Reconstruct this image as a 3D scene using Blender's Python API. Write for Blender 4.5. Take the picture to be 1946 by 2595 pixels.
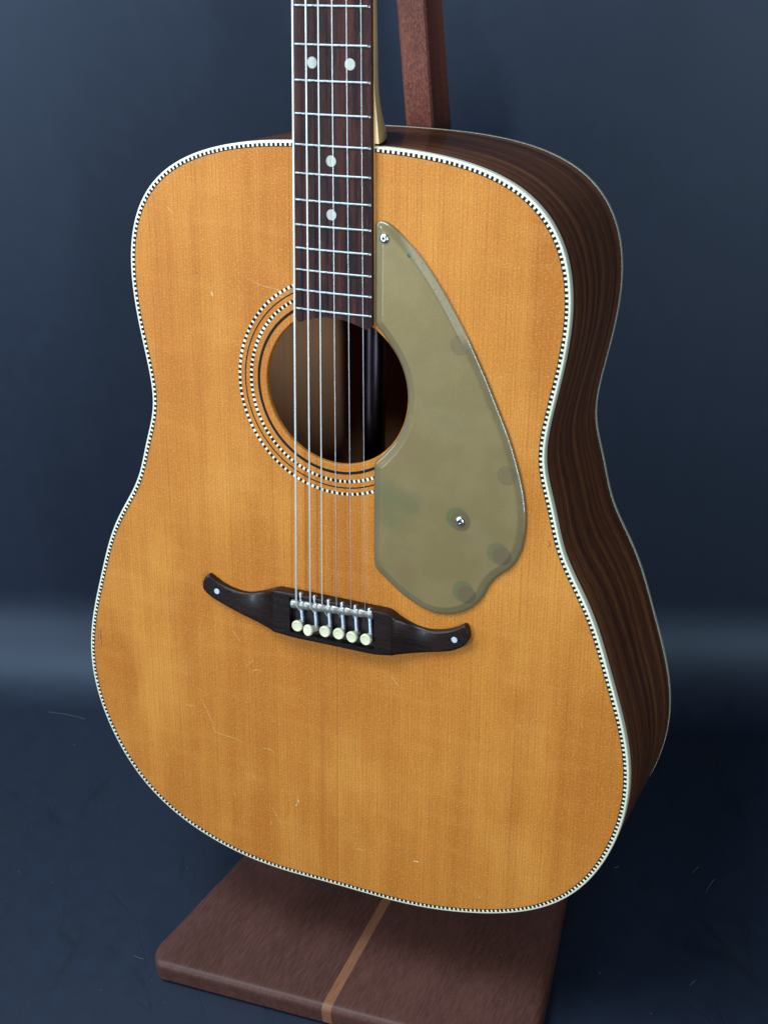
import bpy, bmesh, math, random
import numpy as np
from mathutils import Matrix, Vector
random.seed(7); np.random.seed(7)
R_ = math.radians
scene = bpy.context.scene
for o in list(bpy.data.objects): bpy.data.objects.remove(o)
C = scene.collection

# ------------------------------------------------------------------ camera
cam_d = bpy.data.cameras.new('camera'); cam = bpy.data.objects.new('camera', cam_d); C.objects.link(cam)
CR = ((0.906373, -0.161216, 0.390509), (0.413961, 0.523563, -0.74466), (-0.084405, 0.836595, 0.54128))
cam.matrix_world = Matrix.Translation((0.3642, -0.6161, 0.8471)) @ Matrix(CR).to_4x4()
cam_d.sensor_fit = 'VERTICAL'; cam_d.sensor_height = 36.0; cam_d.sensor_width = 27.0
cam_d.lens = 48.0; cam_d.clip_start = 0.01; cam_d.clip_end = 50
cam_d.dof.use_dof = True; cam_d.dof.focus_distance = 0.885; cam_d.dof.aperture_fstop = 20
scene.camera = cam

# ------------------------------------------------------------------ world, lamps, exposure
w = bpy.data.worlds.new('World'); scene.world = w; w.use_nodes = True
w.node_tree.nodes['Background'].inputs[0].default_value = (0.5, 0.7, 1.0, 1)
w.node_tree.nodes['Background'].inputs[1].default_value = 0.025
def area(name, loc, target, sx, sy, power, col):
    d = bpy.data.lights.new(name, 'AREA'); d.shape = 'RECTANGLE'; d.size = sx; d.size_y = sy
    d.energy = power; d.color = col
    o = bpy.data.objects.new(name, d); C.objects.link(o); o.location = loc
    o.rotation_euler = (Vector(target) - Vector(loc)).to_track_quat('-Z', 'Y').to_euler()
    return o
LC = (0.70, 0.865, 1.0)
area('softbox_left', (-1.20, -0.62, 1.15), (-0.1, 0.0, 0.60), 0.6, 1.2, 16, LC)
area('softbox_right', (1.06, -1.20, 0.75), (0.0, 0.0, 0.58), 0.10, 1.0, 18, LC)
area('softbox_front', (-1.02, -1.75, 0.80), (-0.5, 0.3, 0.75), 0.30, 0.8, 19, LC)
area('softbox_overhead', (-0.30, -0.36, 1.45), (-0.08, 0.05, 0.5), 0.8, 0.40, 18, LC)
scene.view_settings.view_transform = 'Standard'; scene.view_settings.look = 'None'
scene.view_settings.exposure = -0.12; scene.view_settings.gamma = 1.0
scene.view_settings.use_curve_mapping = False
scene.render.engine = 'CYCLES'
scene.render.filter_size = 1.1

# ------------------------------------------------------------------ material helpers
class NT:
    def __init__(s, name):
        s.m = bpy.data.materials.new(name); s.m.use_nodes = True
        s.t = s.m.node_tree; s.b = s.t.nodes['Principled BSDF']
        s.out = s.t.nodes['Material Output']
    def n(s, typ, **kw):
        x = s.t.nodes.new(typ)
        for k, v in kw.items(): setattr(x, k, v)
        return x
    def l(s, a, b): s.t.links.new(a, b)
    def put(s, sock, v):
        if hasattr(v, 'is_linked') or isinstance(v, bpy.types.NodeSocket): s.l(v, sock)
        elif isinstance(v, (tuple, list)) and len(v) == 3 and sock.type == 'RGBA': sock.default_value = (*v, 1)
        else: sock.default_value = v
    def coord(s, kind='Object'):
        return s.n('ShaderNodeTexCoord').outputs[kind]
    def sep(s, v):
        x = s.n('ShaderNodeSeparateXYZ'); s.l(v, x.inputs[0]); return x.outputs
    def comb(s, x, y, z=0.0):
        c = s.n('ShaderNodeCombineXYZ')
        for i, v in enumerate((x, y, z)): s.put(c.inputs[i], v)
        return c.outputs[0]
    def math(s, op, a, b=0.0, c=None, clamp=False):
        x = s.n('ShaderNodeMath', operation=op, use_clamp=clamp)
        s.put(x.inputs[0], a); s.put(x.inputs[1], b)
        if c is not None: s.put(x.inputs[2], c)
        return x.outputs[0]
    def vmap(s, v, scale=(1, 1, 1), rot=(0, 0, 0), loc=(0, 0, 0)):
        x = s.n('ShaderNodeMapping'); s.l(v, x.inputs['Vector'])
        x.inputs['Scale'].default_value = scale; x.inputs['Rotation'].default_value = rot
        x.inputs['Location'].default_value = loc
        return x.outputs[0]
    def noise(s, v, scale=1.0, detail=2.0, rough=0.5, dist=0.0):
        x = s.n('ShaderNodeTexNoise'); s.l(v, x.inputs['Vector'])
        x.inputs['Scale'].default_value = scale; x.inputs['Detail'].default_value = detail
        x.inputs['Roughness'].default_value = rough; x.inputs['Distortion'].default_value = dist
        return x.outputs['Fac']
    def voro(s, v, scale=1.0, feature='F1', out='Distance', rand=1.0):
        x = s.n('ShaderNodeTexVoronoi', feature=feature); s.l(v, x.inputs['Vector'])
        x.inputs['Scale'].default_value = scale; x.inputs['Randomness'].default_value = rand
        return x.outputs[out]
    def ramp(s, f, stops, interp='LINEAR'):
        x = s.n('ShaderNodeValToRGB'); x.color_ramp.interpolation = interp; s.put(x.inputs[0], f)
        e = x.color_ramp.elements
        while len(e) < len(stops): e.new(0.5)
        for i, (p, c) in enumerate(stops):
            e[i].position = p
            e[i].color = (c, c, c, 1) if isinstance(c, (int, float)) else (*c, 1)
        return x.outputs['Color']
    def step(s, f, lo, hi):   # smooth 0..1
        x = s.n('ShaderNodeMapRange', interpolation_type='SMOOTHSTEP'); s.put(x.inputs[0], f)
        x.inputs[1].default_value = lo; x.inputs[2].default_value = hi
        x.inputs[3].default_value = 0.0; x.inputs[4].default_value = 1.0
        return x.outputs[0]
    def mix(s, f, a, b, mode='MIX'):
        x = s.n('ShaderNodeMix', data_type='RGBA', blend_type=mode)
        s.put(x.inputs['Factor'], f)
        s.put(x.inputs[6], a); s.put(x.inputs[7], b)
        return x.outputs[2]
    def bump(s, h, strength=0.3, dist=0.001):
        x = s.n('ShaderNodeBump'); s.l(h, x.inputs['Height'])
        x.inputs['Strength'].default_value = strength; x.inputs['Distance'].default_value = dist
        s.l(x.outputs[0], s.b.inputs['Normal']); return x
    def set(s, **kw):
        for k, v in kw.items(): s.put(s.b.inputs[k.replace('_', ' ')], v)
        return s
MAT = {}

def mat_plain(name, col, rough=0.4, metal=0.0, coat=0.0, var=0.0, vscale=300, bump=0.0, spec=0.5):
    s = NT(name); co = s.coord()
    if var > 0:
        nz = s.noise(co, vscale, 3, 0.6)
        c = s.mix(nz, tuple(x * (1 - var) for x in col), tuple(min(1, x * (1 + var)) for x in col))
        s.set(Base_Color=c)
        s.set(Roughness=s.math('MULTIPLY_ADD', nz, rough * 0.5, rough * 0.75))
        if bump: s.bump(nz, bump, 0.0003)
    else:
        s.set(Base_Color=col, Roughness=rough)
    s.set(Metallic=metal, Coat_Weight=coat, Coat_Roughness=0.06)
    s.b.inputs['Specular IOR Level'].default_value = spec
    MAT[name] = s.m; return s.m

def mat_spruce():
    s = NT('aged_spruce'); co = s.coord(); x, y, z = s.sep(co)
    ax = s.math('ABSOLUTE', x)
    half = s.math('GREATER_THAN', x, 0.0)
    # gentle run-out of the grain
    wob = s.noise(s.comb(s.math('MULTIPLY', ax, 6), s.math('MULTIPLY', y, 2.5), s.math('MULTIPLY', half, 3.0)), 1.0, 2)
    gx = s.math('ADD', ax, s.math('MULTIPLY', wob, 0.006))
    h3 = s.math('MULTIPLY', half, 5.0)
    # year rings: irregular spacing about 1.3 mm
    warp = s.noise(s.comb(s.math('MULTIPLY', gx, 90), 0.0, 0.0), 1.0, 2)
    ph = s.math('ADD', s.math('MULTIPLY', gx, 2900.0), s.math('MULTIPLY', warp, 24.0))
    wave = s.math('MULTIPLY_ADD', s.math('SINE', ph), 0.5, 0.5)
    line = s.math('POWER', wave, 5.0)
    ln = s.noise(s.comb(s.math('MULTIPLY', gx, 700), s.math('MULTIPLY', y, 22), h3), 1.0, 3, 0.6)
    line = s.math('MULTIPLY', line, s.step(ln, 0.25, 0.66))
    fine = s.noise(s.comb(s.math('MULTIPLY', gx, 1500), s.math('MULTIPLY', y, 30), h3), 1.0, 2, 0.6)
    broad = s.noise(s.comb(s.math('MULTIPLY', gx, 38), s.math('MULTIPLY', y, 1.6), h3), 1.0, 3, 0.55)
    blot = s.noise(co, 9.0, 3, 0.55)
    # cross silk, short flecks tilted across the grain
    sv = s.vmap(co, (420, 1500, 1), (0, 0, R_(16)))
    silk = s.noise(sv, 1.0, 2, 0.65)
    silk2 = s.noise(s.vmap(co, (900, 1100, 1), (0, 0, R_(-18))), 1.0, 2, 0.7)
    flame = s.noise(s.vmap(co, (22, 95, 1), (0, 0, R_(12))), 1.0, 3, 0.6)
    col = s.mix(s.step(broad, 0.34, 0.68), (0.455, 0.145, 0.0165), (0.63, 0.242, 0.038))
    col = s.mix(s.math('MULTIPLY', s.step(blot, 0.45, 0.75), 0.35), col, (0.72, 0.285, 0.050))
    col = s.mix(0.3, col, (0.455, 0.120, 0.0115))
    tone = s.noise(s.comb(s.math('MULTIPLY', x, 11), s.math('MULTIPLY', y, 6), 2.0), 1.0, 3, 0.6)
    col = s.mix(s.math('MULTIPLY', s.step(tone, 0.46, 0.66), 0.5), col, (0.45, 0.125, 0.014))
    col = s.mix(s.math('MULTIPLY', s.step(tone, 0.5, 0.32), 0.35), col, (0.76, 0.32, 0.062))
    col = s.mix(s.math('MULTIPLY', s.step(fine, 0.4, 0.7), 0.22), col, (0.30, 0.115, 0.02))
    col = s.mix(s.math('MULTIPLY', line, 0.50), col, (0.27, 0.085, 0.012))
    col = s.mix(s.math('MULTIPLY', s.step(silk, 0.52, 0.72), 0.28), col, (0.85, 0.40, 0.09))
    col = s.mix(s.math('MULTIPLY', s.step(silk2, 0.55, 0.74), 0.55), col, (0.90, 0.44, 0.11))
    col = s.mix(s.math('MULTIPLY', s.step(silk2, 0.46, 0.26), 0.55), col, (0.28, 0.085, 0.012))
    col = s.mix(s.math('MULTIPLY', s.step(flame, 0.48, 0.68), 0.07), col, (0.80, 0.38, 0.09))
    # two darker stripes beside the joint and the joint itself
    strp = s.noise(s.comb(s.math('MULTIPLY', x, 130), s.math('MULTIPLY', y, 1.2), 4.0), 1.0, 2)
    col = s.mix(s.math('MULTIPLY', s.math('MULTIPLY', s.step(strp, 0.55, 0.75), s.step(ax, 0.07, 0.0)), 0.7), col, (0.33, 0.095, 0.012))
    seam = s.step(ax, 0.0006, 0.0001)
    col = s.mix(s.math('MULTIPLY', seam, 0.35), col, (0.2, 0.07, 0.012))
    # pin-prick dings
    dv = s.voro(s.vmap(co, (1, 1, 0)), 42.0)
    ding = s.step(dv, 0.035, 0.015)
    col = s.mix(s.math('MULTIPLY', ding, 0.5), col, (0.16, 0.06, 0.015))
    s.set(Base_Color=col, Roughness=s.math('MULTIPLY_ADD', silk, 0.2, 0.42))
    s.b.inputs['Specular IOR Level'].default_value = 0.2
    hgt = s.math('ADD', s.math('MULTIPLY', line, -0.5), s.math('MULTIPLY', silk2, 0.4))
    s.bump(hgt, 0.25, 0.0003)
    MAT['spruce'] = s.m

def mat_rosewood_side():
    s = NT('rosewood_side'); uv = s.coord('UV'); u, v, _ = s.sep(uv)
    wob = s.noise(s.comb(s.math('MULTIPLY', u, 7), s.math('MULTIPLY', v, 9)), 1.0, 2)
    vv = s.math('ADD', v, s.math('MULTIPLY', wob, 0.014))
    st = s.noise(s.comb(s.math('MULTIPLY', u, 3.4), s.math('MULTIPLY', vv, 150)), 1.0, 4, 0.6)
    st2 = s.noise(s.comb(s.math('MULTIPLY', u, 9), s.math('MULTIPLY', vv, 620), 3.0), 1.0, 3, 0.65)
    pore = s.noise(s.comb(s.math('MULTIPLY', u, 110), s.math('MULTIPLY', vv, 1500), 1.0), 1.0, 2, 0.6)
    big = s.noise(s.comb(s.math('MULTIPLY', u, 3), s.math('MULTIPLY', vv, 14), 8.0), 1.0, 2)
    col = s.ramp(st, [(0.3, (0.040, 0.012, 0.005)), (0.5, (0.120, 0.040, 0.014)), (0.70, (0.28, 0.100, 0.034))])
    col = s.mix(s.math('MULTIPLY', s.step(st2, 0.5, 0.75), 0.45), col, (0.28, 0.095, 0.030))
    col = s.mix(s.math('MULTIPLY', s.step(big, 0.55, 0.3), 0.45), col, (0.045, 0.016, 0.010))
    col = s.mix(s.math('MULTIPLY', s.step(pore, 0.50, 0.66), 0.65), col, (0.022, 0.008, 0.005))
    s.set(Base_Color=col, Roughness=0.5, Coat_Weight=0.3, Coat_Roughness=0.03)
    s.b.inputs['Specular IOR Level'].default_value = 0.1
    MAT['side'] = s.m

def mat_rosewood_board():
    s = NT('rosewood_fingerboard'); co = s.coord(); x, y, z = s.sep(co)
    st = s.noise(s.comb(s.math('MULTIPLY', x, 260), s.math('MULTIPLY', y, 8)), 1.0, 3, 0.6)
    blk = s.noise(s.comb(s.math('MULTIPLY', x, 90), s.math('MULTIPLY', y, 14), 5.0), 1.0, 3, 0.6)
    pore = s.noise(s.vmap(co, (2600, 95, 1), (0, 0, R_(2))), 1.0, 2, 0.6)
    col = s.ramp(st, [(0.3, (0.012, 0.006, 0.006)), (0.52, (0.042, 0.012, 0.010)), (0.72, (0.12, 0.026, 0.016))])
    col = s.mix(s.math('MULTIPLY', s.step(blk, 0.46, 0.62), 0.8), col, (0.010, 0.006, 0.008))
    col = s.mix(s.math('MULTIPLY', s.step(pore, 0.6, 0.75), 0.5), col, (0.19, 0.10, 0.085))
    s.set(Base_Color=col, Roughness=0.5)
    s.b.inputs['Specular IOR Level'].default_value = 0.16
    s.bump(pore, 0.25, 0.0003)
    MAT['board'] = s.m

def mat_bridge():
    s = NT('bridge_rosewood'); co = s.coord(); x, y, z = s.sep(co)
    gy = s.math('ADD', y, s.math('MULTIPLY', x, 0.06))
    st = s.noise(s.comb(s.math('MULTIPLY', x, 10), s.math('MULTIPLY', gy, 520)), 1.0, 3, 0.6)
    pore = s.noise(s.comb(s.math('MULTIPLY', x, 120), s.math('MULTIPLY', gy, 2600), 2.0), 1.0, 2, 0.6)
    warm = s.noise(co, 30, 2)
    col = s.ramp(st, [(0.3, (0.003, 0.0016, 0.0016)), (0.7, (0.015, 0.0055, 0.0042))])
    col = s.mix(s.math('MULTIPLY', s.step(warm, 0.5, 0.7), 0.5), col, (0.024, 0.009, 0.007))
    col = s.mix(s.math('MULTIPLY', s.step(pore, 0.6, 0.76), 0.45), col, (0.07, 0.036, 0.028))
    s.set(Base_Color=col, Roughness=s.math('MULTIPLY_ADD', pore, 0.3, 0.24))
    s.b.inputs['Specular IOR Level'].default_value = 0.3
    s.set(Coat_Weight=0.15, Coat_Roughness=0.2)
    s.bump(pore, 0.35, 0.0003)
    MAT['bridge'] = s.m

def disc(s, px, py, c, r0, r1):
    dx = s.math('SUBTRACT', px, c[0]); dy = s.math('SUBTRACT', py, c[1])
    d = s.math('SQRT', s.math('ADD', s.math('MULTIPLY', dx, dx), s.math('MULTIPLY', dy, dy)))
    return s.step(d, r1, r0)

def mat_pickguard(edge=False):
    s = NT('pickguard_gold_edge' if edge else 'pickguard_gold'); co = s.coord(); x, y, z = s.sep(co)
    nz = s.noise(co, 45, 3, 0.55)
    px = s.math('ADD', x, s.math('MULTIPLY', s.math('SUBTRACT', nz, 0.5), 0.004))
    py = s.math('ADD', y, s.math('MULTIPLY', s.math('SUBTRACT', s.noise(co, 60, 2), 0.5), 0.004))
    GY = 0.221
    base = s.mix(s.step(nz, 0.4, 0.65), (0.235, 0.165, 0.066), (0.255, 0.184, 0.077))
    grey = s.noise(co, 22, 2)
    base = s.mix(s.math('MULTIPLY', s.step(grey, 0.4, 0.75), 0.3), base, (0.222, 0.170, 0.080))
    # rust-brown patches in the paint
    for c, r0, r1, k in (((0.045, 0.118), 0.004, 0.022, 0.35), ((0.046, 0.036), 0.002, 0.02, 0.4), ((0.055, 0.165), .002, .016, .3)):
        base = s.mix(s.math('MULTIPLY', disc(s, px, py, (c[0], c[1] + GY), r0, r1), k), base, (0.22, 0.142, 0.062))
    # green bloom left by the tarnish
    for c, r0, r1, k in (((0.036, 0.082), 0.004, 0.016, 0.55), ((0.052, 0.079), 0.003, 0.012, 0.6), ((0.044, 0.066), 0.002, 0.014, 0.3),
                         ((0.036, 0.066), .001, .010, .35)):
        base = s.mix(s.math('MULTIPLY', disc(s, px, py, (c[0], c[1] + GY), r0, r1), k), base, (0.135, 0.145, 0.062))
    # round adhesive pads seen through the guard, each with a green crescent
    for c in ((0.0814, 0.1815), (0.1134, 0.1069), (0.1126, 0.0556), (0.0909, 0.0257)):
        green = c[1] < 0.06
        if green:
            base = s.mix(s.math('MULTIPLY', disc(s, px, py, (c[0] - 0.0022, c[1] + 0.0012 + GY), 0.0062, 0.0078), 0.45), base, (0.09, 0.125, 0.055))
        base = s.mix(0.9 if green else 0.6, base, s.mix(disc(s, x, y, (c[0], c[1] + GY), 0.0058, 0.0062), base, (0.165, 0.118, 0.062)))
    base = s.mix(s.math('MULTIPLY', disc(s, px, py, (0.083, 0.0745 + GY), 0.0066, 0.0085), 0.6), base, (0.09, 0.13, 0.055))
    base = s.mix(disc(s, x, y, (0.0855, 0.0732 + GY), 0.0058, 0.0066), base, (0.16, 0.11, 0.055))
    base = s.mix(disc(s, px, py, (0.0492, 0.2305 + GY), 0.0010, 0.0016), base, (0.03, 0.11, 0.085))
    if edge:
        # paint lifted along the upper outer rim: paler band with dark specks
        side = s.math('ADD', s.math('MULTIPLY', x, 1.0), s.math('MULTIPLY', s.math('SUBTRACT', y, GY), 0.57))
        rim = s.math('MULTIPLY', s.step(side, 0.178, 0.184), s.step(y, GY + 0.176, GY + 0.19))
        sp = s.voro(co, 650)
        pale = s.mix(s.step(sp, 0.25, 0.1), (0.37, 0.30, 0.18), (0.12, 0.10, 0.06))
        base = s.mix(s.math('MULTIPLY', rim, 0.8), s.mix(0.35, base, (0.10, 0.092, 0.062)), pale)  # rest of the bevel tinted darker: edge refraction painted into the colour
    spk = s.voro(co, 1500, out='Distance')
    rnd = s.noise(co, 2100, 1)
    sel = s.math('MULTIPLY', s.step(spk, 0.30, 0.12), s.step(rnd, 0.52, 0.62))
    patch = s.step(s.noise(co, 20, 2), 0.40, 0.62)
    base = s.mix(s.math('MULTIPLY', s.math('MULTIPLY', sel, patch), 0.6), base, (0.62, 0.54, 0.33))
    s.set(Base_Color=base, Roughness=0.45, Metallic=0.25, Coat_Weight=1.0, Coat_Roughness=0.05)
    s.b.inputs['Specular IOR Level'].default_value = 0.3
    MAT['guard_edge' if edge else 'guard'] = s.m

def mat_stand(name, c1, c2, scale, rough=0.42, end=False):
    s = NT(name); co = s.coord(); x, y, z = s.sep(co)
    if end:
        a = s.noise(s.vmap(co, (1100, 1100, 480)), 1.0, 3, 0.7)
        b = s.noise(s.vmap(co, (45, 45, 6)), 1.0, 2)
    else:
        a = s.noise(s.comb(s.math('MULTIPLY', x, 620), s.math('MULTIPLY', y, 75), s.math('MULTIPLY', z, 300)), 1.0, 3, 0.6)
        b = s.noise(s.comb(s.math('MULTIPLY', x, 26), s.math('MULTIPLY', y, 9), s.math('MULTIPLY', z, 20)), 1.0, 3, 0.6)
    f = s.math('ADD', s.math('MULTIPLY', a, 0.55), s.math('MULTIPLY', b, 0.45))
    col = s.mix(s.step(f, 0.34, 0.66), c1, c2)
    du = s.noise(co, 900, 2, 0.7)
    col = s.mix(s.math('MULTIPLY', s.step(du, 0.55, 0.75), 0.25), col, tuple(min(1, v * 2.2 + .03) for v in c2))
    s.set(Base_Color=col, Roughness=s.math('MULTIPLY_ADD', a, 0.25, rough - 0.1))
    s.b.inputs['Specular IOR Level'].default_value = 0.32
    s.bump(a, 0.2, 0.0004)
    MAT[name] = s.m

def mat_backdrop():
    s = NT('backdrop_vinyl'); co = s.coord()
    mott = s.noise(co, 60, 3, 0.6)
    cloud = s.noise(co, 5, 3, 0.6)
    fl = s.vmap(co, (1, 1, 1), (0, 0, R_(-38)))
    crk = s.voro(s.vmap(s.mix(0.03, fl, s.n('ShaderNodeTexNoise').outputs['Color']), (15, 4.2, 1)), 1.0, 'DISTANCE_TO_EDGE')
    crk2 = s.voro(s.vmap(fl, (34, 8, 1), loc=(3, 1, 0)), 1.0, 'DISTANCE_TO_EDGE')
    brk = s.noise(s.vmap(fl, (26, 8, 1)), 1.0, 3, 0.6)
    x, y, z = s.sep(co)
    onfloor = s.step(z, 0.02, 0.0)
    crease = s.math('MULTIPLY', s.math('MAXIMUM', s.step(crk, 0.035, 0.0), s.math('MULTIPLY', s.step(crk2, 0.03, 0.0), 0.6)), s.step(brk, 0.5, 0.62))
    crease = s.math('MULTIPLY', crease, onfloor)
    col = s.mix(s.step(mott, 0.35, 0.7), (0.0092, 0.0130, 0.0260), (0.0106, 0.0148, 0.0295))
    smear = s.noise(s.vmap(fl, (38, 7, 1), loc=(2, 5, 0)), 1.0, 4, 0.65)
    sm_ = s.math('MULTIPLY', s.step(smear, 0.48, 0.72), onfloor)
    col = s.mix(s.math('MULTIPLY', sm_, 0.3), col, (0.004, 0.006, 0.011))
    col = s.mix(s.math('MULTIPLY', crease, 0.6), col, (0.005, 0.007, 0.012))
    s.set(Base_Color=col, Roughness=s.math('ADD', s.math('MULTIPLY_ADD', mott, 0.05, 0.48), s.math('MULTIPLY', sm_, 0.10)))
    s.b.inputs['Specular IOR Level'].default_value = 0.50
    s.b.inputs['Specular Tint'].default_value = (0.72, 0.85, 1.0, 1)
    fib = s.noise(s.vmap(co, (700, 700, 260)), 1.0, 2, 0.6)
    h = s.math('ADD', s.math('ADD', s.math('MULTIPLY', mott, 0.05), s.math('MULTIPLY', fib, 0.10)), s.math('MULTIPLY', crease, -0.6))
    s.bump(h, 0.25, 0.0010)
    MAT['backdrop'] = s.m

mat_spruce(); mat_rosewood_side(); mat_rosewood_board(); mat_bridge(); mat_pickguard(); mat_pickguard(True)
mat_stand('stand_board', (0.062, 0.022, 0.0155), (0.108, 0.040, 0.029), 1, 0.45)
mat_stand('stand_mast', (0.085, 0.023, 0.015), (0.29, 0.090, 0.055), 1, 0.45, True)
mat_stand('stand_stripe', (0.20, 0.078, 0.036), (0.27, 0.108, 0.054), 1, 0.45)
mat_backdrop()
mat_plain('binding', (0.79, 0.77, 0.59), 0.32, coat=0.4, var=0.05, vscale=60)
mat_plain('check_white', (0.82, 0.76, 0.55), 0.4, var=0.06, vscale=800)
mat_plain('black', (0.007, 0.007, 0.008), 0.6, spec=0.15)
mat_plain('line_brown', (0.018, 0.008, 0.005), 0.6, spec=0.15)
mat_plain('maple', (0.86, 0.54, 0.22), 0.38, coat=0.3, var=0.12, vscale=55)
mat_plain('nickel', (0.27, 0.29, 0.285), 0.36, metal=1.0, var=0.12, vscale=500)
mat_plain('chrome', (0.70, 0.73, 0.76), 0.27, metal=1.0, var=0.1, vscale=800)
mat_plain('tarnished', (0.34, 0.32, 0.28), 0.4, metal=0.6, var=0.30, vscale=350)
mat_plain('zinc', (0.34, 0.37, 0.42), 0.34, metal=1.0, var=0.15, vscale=600)
mat_plain('wound_string', (0.80, 0.82, 0.78), 0.36, metal=0.55)
mat_plain('plain_string', (0.80, 0.82, 0.82), 0.32, metal=0.8)
mat_plain('pearl', (0.44, 0.45, 0.38), 0.45, coat=0.0, var=0.14, vscale=260)
mat_plain('pearl_blue', (0.50, 0.60, 0.66), 0.3, coat=0.4, var=0.1, vscale=500)
mat_plain('pin_plastic', (0.74, 0.70, 0.46), 0.34, coat=0.3, var=0.10, vscale=420)
mat_plain('inner_wood', (0.36, 0.20, 0.13), 0.6, var=0.2, vscale=90)
def mat_inner():
    s = NT('inner_wood'); co = s.coord(); x, y, z = s.sep(co)
    st = s.noise(s.comb(s.math('MULTIPLY', x, 320), s.math('MULTIPLY', y, 9)), 1.0, 3, 0.6)
    b = s.noise(s.comb(s.math('MULTIPLY', x, 40), s.math('MULTIPLY', y, 4)), 1.0, 2)
    col = s.mix(st, (0.42, 0.18, 0.08), (0.62, 0.30, 0.14)); col = s.mix(s.math('MULTIPLY', b, 0.5), col, (0.38, 0.17, 0.08))
    s.set(Base_Color=col, Roughness=0.65); MAT['inner_wood'] = s.m
mat_inner()
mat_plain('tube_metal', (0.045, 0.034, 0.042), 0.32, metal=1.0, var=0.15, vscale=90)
mat_plain('recess_dark', (0.018, 0.010, 0.009), 0.5, var=0.4, vscale=250)
mat_plain('felt', (0.02, 0.02, 0.022), 0.9)
mat_plain('dust_grey', (0.11, 0.115, 0.12), 0.8)
mat_plain('scratch_pale', (0.66, 0.40, 0.14), 0.5, var=0.2, vscale=900)
mat_plain('scratch_dark', (0.12, 0.06, 0.04), 0.5, var=0.2, vscale=900)
mat_plain('chip_white', (0.80, 0.66, 0.46), 0.6)

# ------------------------------------------------------------------ mesh helpers
def mesh_obj(name, verts, faces, mat, parent=None, ang=38, uv=None, mats=None, midx=None):
    me = bpy.data.meshes.new(name); me.from_pydata([tuple(map(float, v)) for v in verts], [], [tuple(f) for f in faces])
    bm = bmesh.new(); bm.from_mesh(me)
    if midx is None: bmesh.ops.recalc_face_normals(bm, faces=bm.faces)
    bm.to_mesh(me); bm.free()
    me.polygons.foreach_set('use_smooth', [True] * len(me.polygons))
    if ang is not None and ang < 180: me.set_sharp_from_angle(angle=R_(ang))
    if uv is not None:
        l = me.uv_layers.new(name='UVMap')
        for lp in me.loops: l.data[lp.index].uv = uv[lp.vertex_index]
    for m in (mats or [mat]): me.materials.append(MAT[m])
    if midx is not None: me.polygons.foreach_set('material_index', midx)
    o = bpy.data.objects.new(name, me); C.objects.link(o)
    if parent is not None: o.parent = parent
    return o
def link_copy(src, parent, loc=None, rot=None):
    o = src.copy(); C.objects.link(o); o.parent = parent
    if loc is not None: o.location = loc
    if rot is not None: o.rotation_euler = rot
    return o
def empty(name, M, label, cat):
    e = bpy.data.objects.new(name, None); C.objects.link(e); e.matrix_world = M
    e.empty_display_size = 0.05; e['label'] = label; e['category'] = cat
    return e
def tube(path, rad, seg=8, cap=True):
    path = [Vector(p) for p in path]; n = len(path)
    rad = rad if isinstance(rad, (list, tuple)) else [rad] * n
    V = []; F = []; up = Vector((0, 0, 1))
    for i, p in enumerate(path):
        t = (path[min(i + 1, n - 1)] - path[max(i - 1, 0)]).normalized()
        a = t.cross(up)
        if a.length < 1e-4: a = t.cross(Vector((1, 0, 0)))
        a.normalize(); b = a.cross(t)
        for k in range(seg):
            q = 2 * math.pi * k / seg
            V.append(p + (a * math.cos(q) + b * math.sin(q)) * rad[i])
    for i in range(n - 1):
        for k in range(seg):
            F.append((i * seg + k, i * seg + (k + 1) % seg, (i + 1) * seg + (k + 1) % seg, (i + 1) * seg + k))
    if cap: F.append(tuple(range(seg))); F.append(tuple((n - 1) * seg + k for k in range(seg)))
    return V, F
def lathe(profile, seg=24):     # (r, z) pairs, axis z
    V = []; F = []; rings = []
    for r, z in profile:
        if r < 1e-7: rings.append([len(V)]); V.append((0, 0, z))
        else:
            rings.append(list(range(len(V), len(V) + seg)))
            V += [(r * math.cos(2 * math.pi * k / seg), r * math.sin(2 * math.pi * k / seg), z) for k in range(seg)]
    for a, b in zip(rings, rings[1:]):
        for k in range(seg):
            k2 = (k + 1) % seg
            if len(a) == 1 and len(b) == 1: continue
            if len(a) == 1: F.append((a[0], b[k], b[k2]))
            elif len(b) == 1: F.append((a[k], a[k2], b[0]))
            else: F.append((a[k], a[k2], b[k2], b[k]))
    return V, F
def spline(pts, n, closed=False):     # Catmull-Rom, resampled evenly
    P = np.array(pts, float); m = len(P); out = []
    rng = range(m if closed else m - 1)
    for i in rng:
        if closed: p0, p1, p2, p3 = P[i - 1], P[i], P[(i + 1) % m], P[(i + 2) % m]
        else: p0, p1, p2, p3 = P[max(i - 1, 0)], P[i], P[i + 1], P[min(i + 2, m - 1)]
        for t in np.linspace(0, 1, 12, endpoint=False):
            out.append(0.5 * (2 * p1 + (p2 - p0) * t + (2 * p0 - 5 * p1 + 4 * p2 - p3) * t * t + (3 * p1 - p0 - 3 * p2 + p3) * t ** 3))
    out.append(P[0] if closed else P[-1]); out = np.array(out)
    d = np.concatenate([[0], np.cumsum(np.linalg.norm(np.diff(out, axis=0), axis=1))])
    q = np.linspace(0, d[-1], n, endpoint=not closed)
    return np.stack([np.interp(q, d, out[:, k]) for k in range(P.shape[1])], 1)
def smooth_closed(P, it):
    for _ in range(it): P = 0.5 * P + 0.25 * (np.roll(P, 1, 0) + np.roll(P, -1, 0))
    return P
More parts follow.
